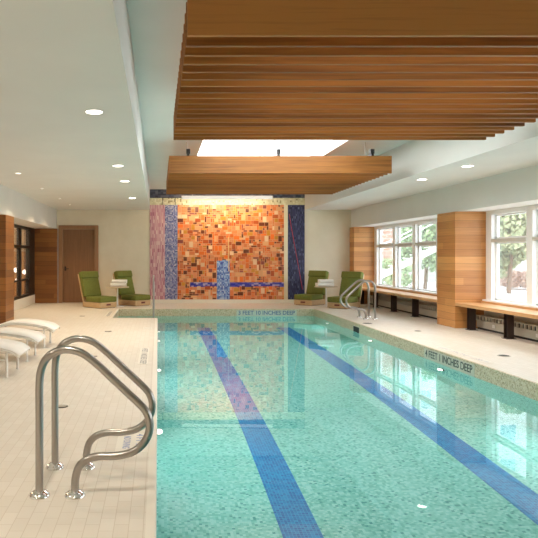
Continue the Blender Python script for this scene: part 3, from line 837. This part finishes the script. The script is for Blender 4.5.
# ------------------------------------------------------------------ outdoors beyond the right windows
struct(MB().box(RW+.3, 80, -10, 110, -.5, -.35).build('paving_outside', M['asphalt']))
def leaves(b, c, rad, n, size):
    for _ in range(n):
        while True:
            d = Vector((random.uniform(-1,1), random.uniform(-1,1), random.uniform(-1,1)))
            if .3 < d.length < 1: break
        p = Vector(c) + Vector((d.x*rad[0], d.y*rad[1], d.z*rad[2]))
        a = Vector((random.gauss(0,1), random.gauss(0,1), random.gauss(0,1))).normalized(); q = a.orthogonal().normalized()
        s = size*random.uniform(.6, 1.3); w = a.cross(q)
        b.add([p+q*s, p+w*s*.5, p-q*s, p-w*s*.5], [(0,1,2,3)])
def tree(x, y, h, r_, mat, lab, n=1800, trunk=True, base=-.28, size=.16, cz=.42, nm='leafy_tree', grp='trees beyond the right windows'):
    r = empty(nm, (x, y, base)); tag(r, lab, 'tree' if trunk else 'bush', grp if trunk else None)
    if trunk:
        MB().tube([(0,0,0), (.1,0,h*.3), (0,.1,h*.6), (.05,0,h*.85)], [.10,.08,.05,.02], 10).build('trunk', M['bark'], r)
    b = MB()
    k = 7
    for i in range(k):
        a = 2*PI*i/k; rr = r_*.5
        leaves(b, (rr*math.cos(a), rr*math.sin(a), h*(cz + .3*random.random()) if trunk else h*.5), (r_*.62, r_*.62, h*.26 if trunk else h*.5), n//k, size)
    if trunk: leaves(b, (0,0,h*.78), (r_*.6, r_*.6, h*.22), n//4, size)
    b.build('foliage', mat, r)
tree(13.1, 30, 4.6, 1.3, M['leaf'], 'green leafy tree beyond the farther right window, by the white stair', 6000, size=.12, cz=.26)
tree(19.8, 37.3, 7.5, 2.6, M['leaf2'], 'broad olive green tree standing behind the others, beyond the rust brown bush', 9000, size=.18, cz=.25)
tree(15.9, 27.7, 5.6, 1.8, M['leaf2'], 'olive green tree beyond the nearer right window', 11000, size=.14, cz=.30)
tree(21.9, 28.5, 8, 2.0, M['leaf'], 'green tree at the right edge of the nearer right window', 3200)
tree(19.2, 32.4, .95, 1.5, M['rustbush'], 'low rust brown bush below the olive green tree', 2600, False, size=.08, nm='low_bush')
tree(11.0, 28.5, 1.6, 1.0, M['leaf'], 'low green bush below the white stair outside', 900, False, size=.12, nm='low_bush')
# brick building beyond the far window
r = empty('brick_building', (14.1, 44.1, -.35)); tag(r, 'pale red brick building seen through the farther right window', 'building')
MB().box(-4.5, 3.9, 0, 8, 0, 9).build('brick_wall', M['brick'], r)
for zz in (1.2, 4.2, 7.0):
    for xx in (-3.4, -1.2, 1.0, 2.8):
        w_ = MB().box(xx, xx+1.0, -.05, .02, zz, zz+1.5).build('window', M['frame'], r)
        MB().box(xx+.08, xx+.92, -.07, -.052, zz+.08, zz+1.42).build('pane', M['bluewin'], w_)
MB().box(-4.7, 3.95, -.2, 8.2, 9, 9.3).build('roof', M['siding'], r)
r = empty('siding_building', (23.0, 42, -.35)); tag(r, 'low pale building with lapped siding between the brick building and the trees', 'building')
MB().box(-4.7, 4.5, 0, 1.5, 0, 6.5).build('wall', M['siding'], r)
b = MB()
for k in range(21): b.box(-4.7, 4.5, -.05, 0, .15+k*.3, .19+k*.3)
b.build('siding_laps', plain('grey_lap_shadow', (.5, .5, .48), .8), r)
MB().box(-4.7, 4.7, -.3, 1.6, 6.5, 6.75).build('roof', M['frame'], r)
# tall pale building beyond the near window
r = empty('pale_building', (29, 52, -.35)); tag(r, 'tall pale building with a grid of windows beyond the right trees', 'building')
MB().box(-8, 12, 0, 10, 0, 22).build('wall', M['siding'], r)
for i in range(7):
    for j in range(8):
        w_ = MB().box(-7.2+j*2.4, -5.7+j*2.4, -.05, .02, 1.2+i*2.9, 2.9+i*2.9).build('window', M['frame'], r)
        MB().box(-7.1+j*2.4, -5.8+j*2.4, -.07, -.052, 1.3+i*2.9, 2.8+i*2.9).build('pane', M['bluewin'], w_)
MB().box(-8.3, 12.3, -.3, 10.3, 22, 22.5).build('roof', M['siding'], r)
# white outside stair
r = empty('outside_stair', (8.4, 24, -.28)); tag(r, 'white steel stair with railing outside the farther right window', 'stair')
def sl(x): return .50 + x*.5
b = MB()
b.add([(0,.5,sl(0)),(0,.5,sl(0)+.22),(3.2,.5,sl(3.2)+.22),(3.2,.5,sl(3.2)),(0,.7,sl(0)),(0,.7,sl(0)+.22),(3.2,.7,sl(3.2)+.22),(3.2,.7,sl(3.2))],
      [(0,1,2,3),(7,6,5,4),(1,5,6,2),(0,3,7,4),(0,4,5,1),(3,2,6,7)])
b.build('stringer', M['frame'], r)
for k in range(10): MB().box(.15+k*.3, .42+k*.3, .1, 1.1, sl(.15+k*.3)+.26, sl(.15+k*.3)+.29).build('tread', M['siding'], r)
MB().box(3.2, 4.3, 0, 1.26, sl(3.2), sl(3.2)+.22).build('landing', M['frame'], r)
MB().box(-.3, 0, .1, 1.1, 0, sl(0)+.1).build('footing', M['siding'], r)
for yy in (.1, 1.1):
    MB().tube([(0,yy,sl(0)+1.25),(3.2,yy,sl(3.2)+1.25),(4.3,yy,sl(3.2)+1.25)], .018, 8).build('railing', M['frame'], r)
    for x in (.1, 3.2, 4.2):
        MB().tube([(x,yy,sl(min(x,3.2))+.2),(x,yy,sl(min(x,3.2))+1.25)], .012, 6).build('railing_post', M['frame'], r)
for x in (3.4, 4.15): MB().box(x-.06, x+.06, .55, .67, 0, sl(3.2)).build('support_post', M['frame'], r)

# ------------------------------------------------------------------ light
w = bpy.data.worlds.new('overcast_sky'); sc.world = w; w.use_nodes = True
bg = w.node_tree.nodes['Background']; bg.inputs[0].default_value = (.88, .95, 1, 1); bg.inputs[1].default_value = 4.6
def area(name, loc, rot, sx, sy, e, col, spread=PI):
    l = bpy.data.lights.new(name, 'AREA'); l.shape = 'RECTANGLE'; l.size = sx; l.size_y = sy; l.energy = e; l.color = col; l.spread = spread
    o = bpy.data.objects.new(name, l); C.objects.link(o); o.location = loc; o.rotation_euler = rot; return o
area('wall_washer_light', (1.985, 17.68, 3.06), (math.radians(42), 0, 0), 2.4, .06, 34, (1, .80, .52))
for y in (8.0, 16.6):
    area('next_room_light', (-5.0, y, 2.66), (0, 0, 0), 1.0, 1.0, 75, (1, .80, .55))

# ------------------------------------------------------------------ camera
cam = bpy.data.cameras.new('camera'); co = bpy.data.objects.new('camera', cam); C.objects.link(co)
co.location = (0, 0, 1.4); co.rotation_euler = (PI/2, 0, 0)
cam.sensor_width = 36; cam.lens = 611/538*36; cam.shift_x = (269-158)/538; cam.shift_y = (256.5-269)/538
cam.clip_start = .05; cam.clip_end = 300
sc.camera = co
sc.view_settings.view_transform = 'Standard'; sc.view_settings.look = 'None'; sc.view_settings.gamma = 1
sc.view_settings.use_curve_mapping = False; sc.view_settings.exposure = 0.08
cy = sc.cycles
cy.max_bounces = 14; cy.diffuse_bounces = 7; cy.glossy_bounces = 6; cy.transmission_bounces = 10; cy.transparent_max_bounces = 16
cy.caustics_reflective = True; cy.caustics_refractive = True; cy.sample_clamp_indirect = 6; cy.use_denoising = True
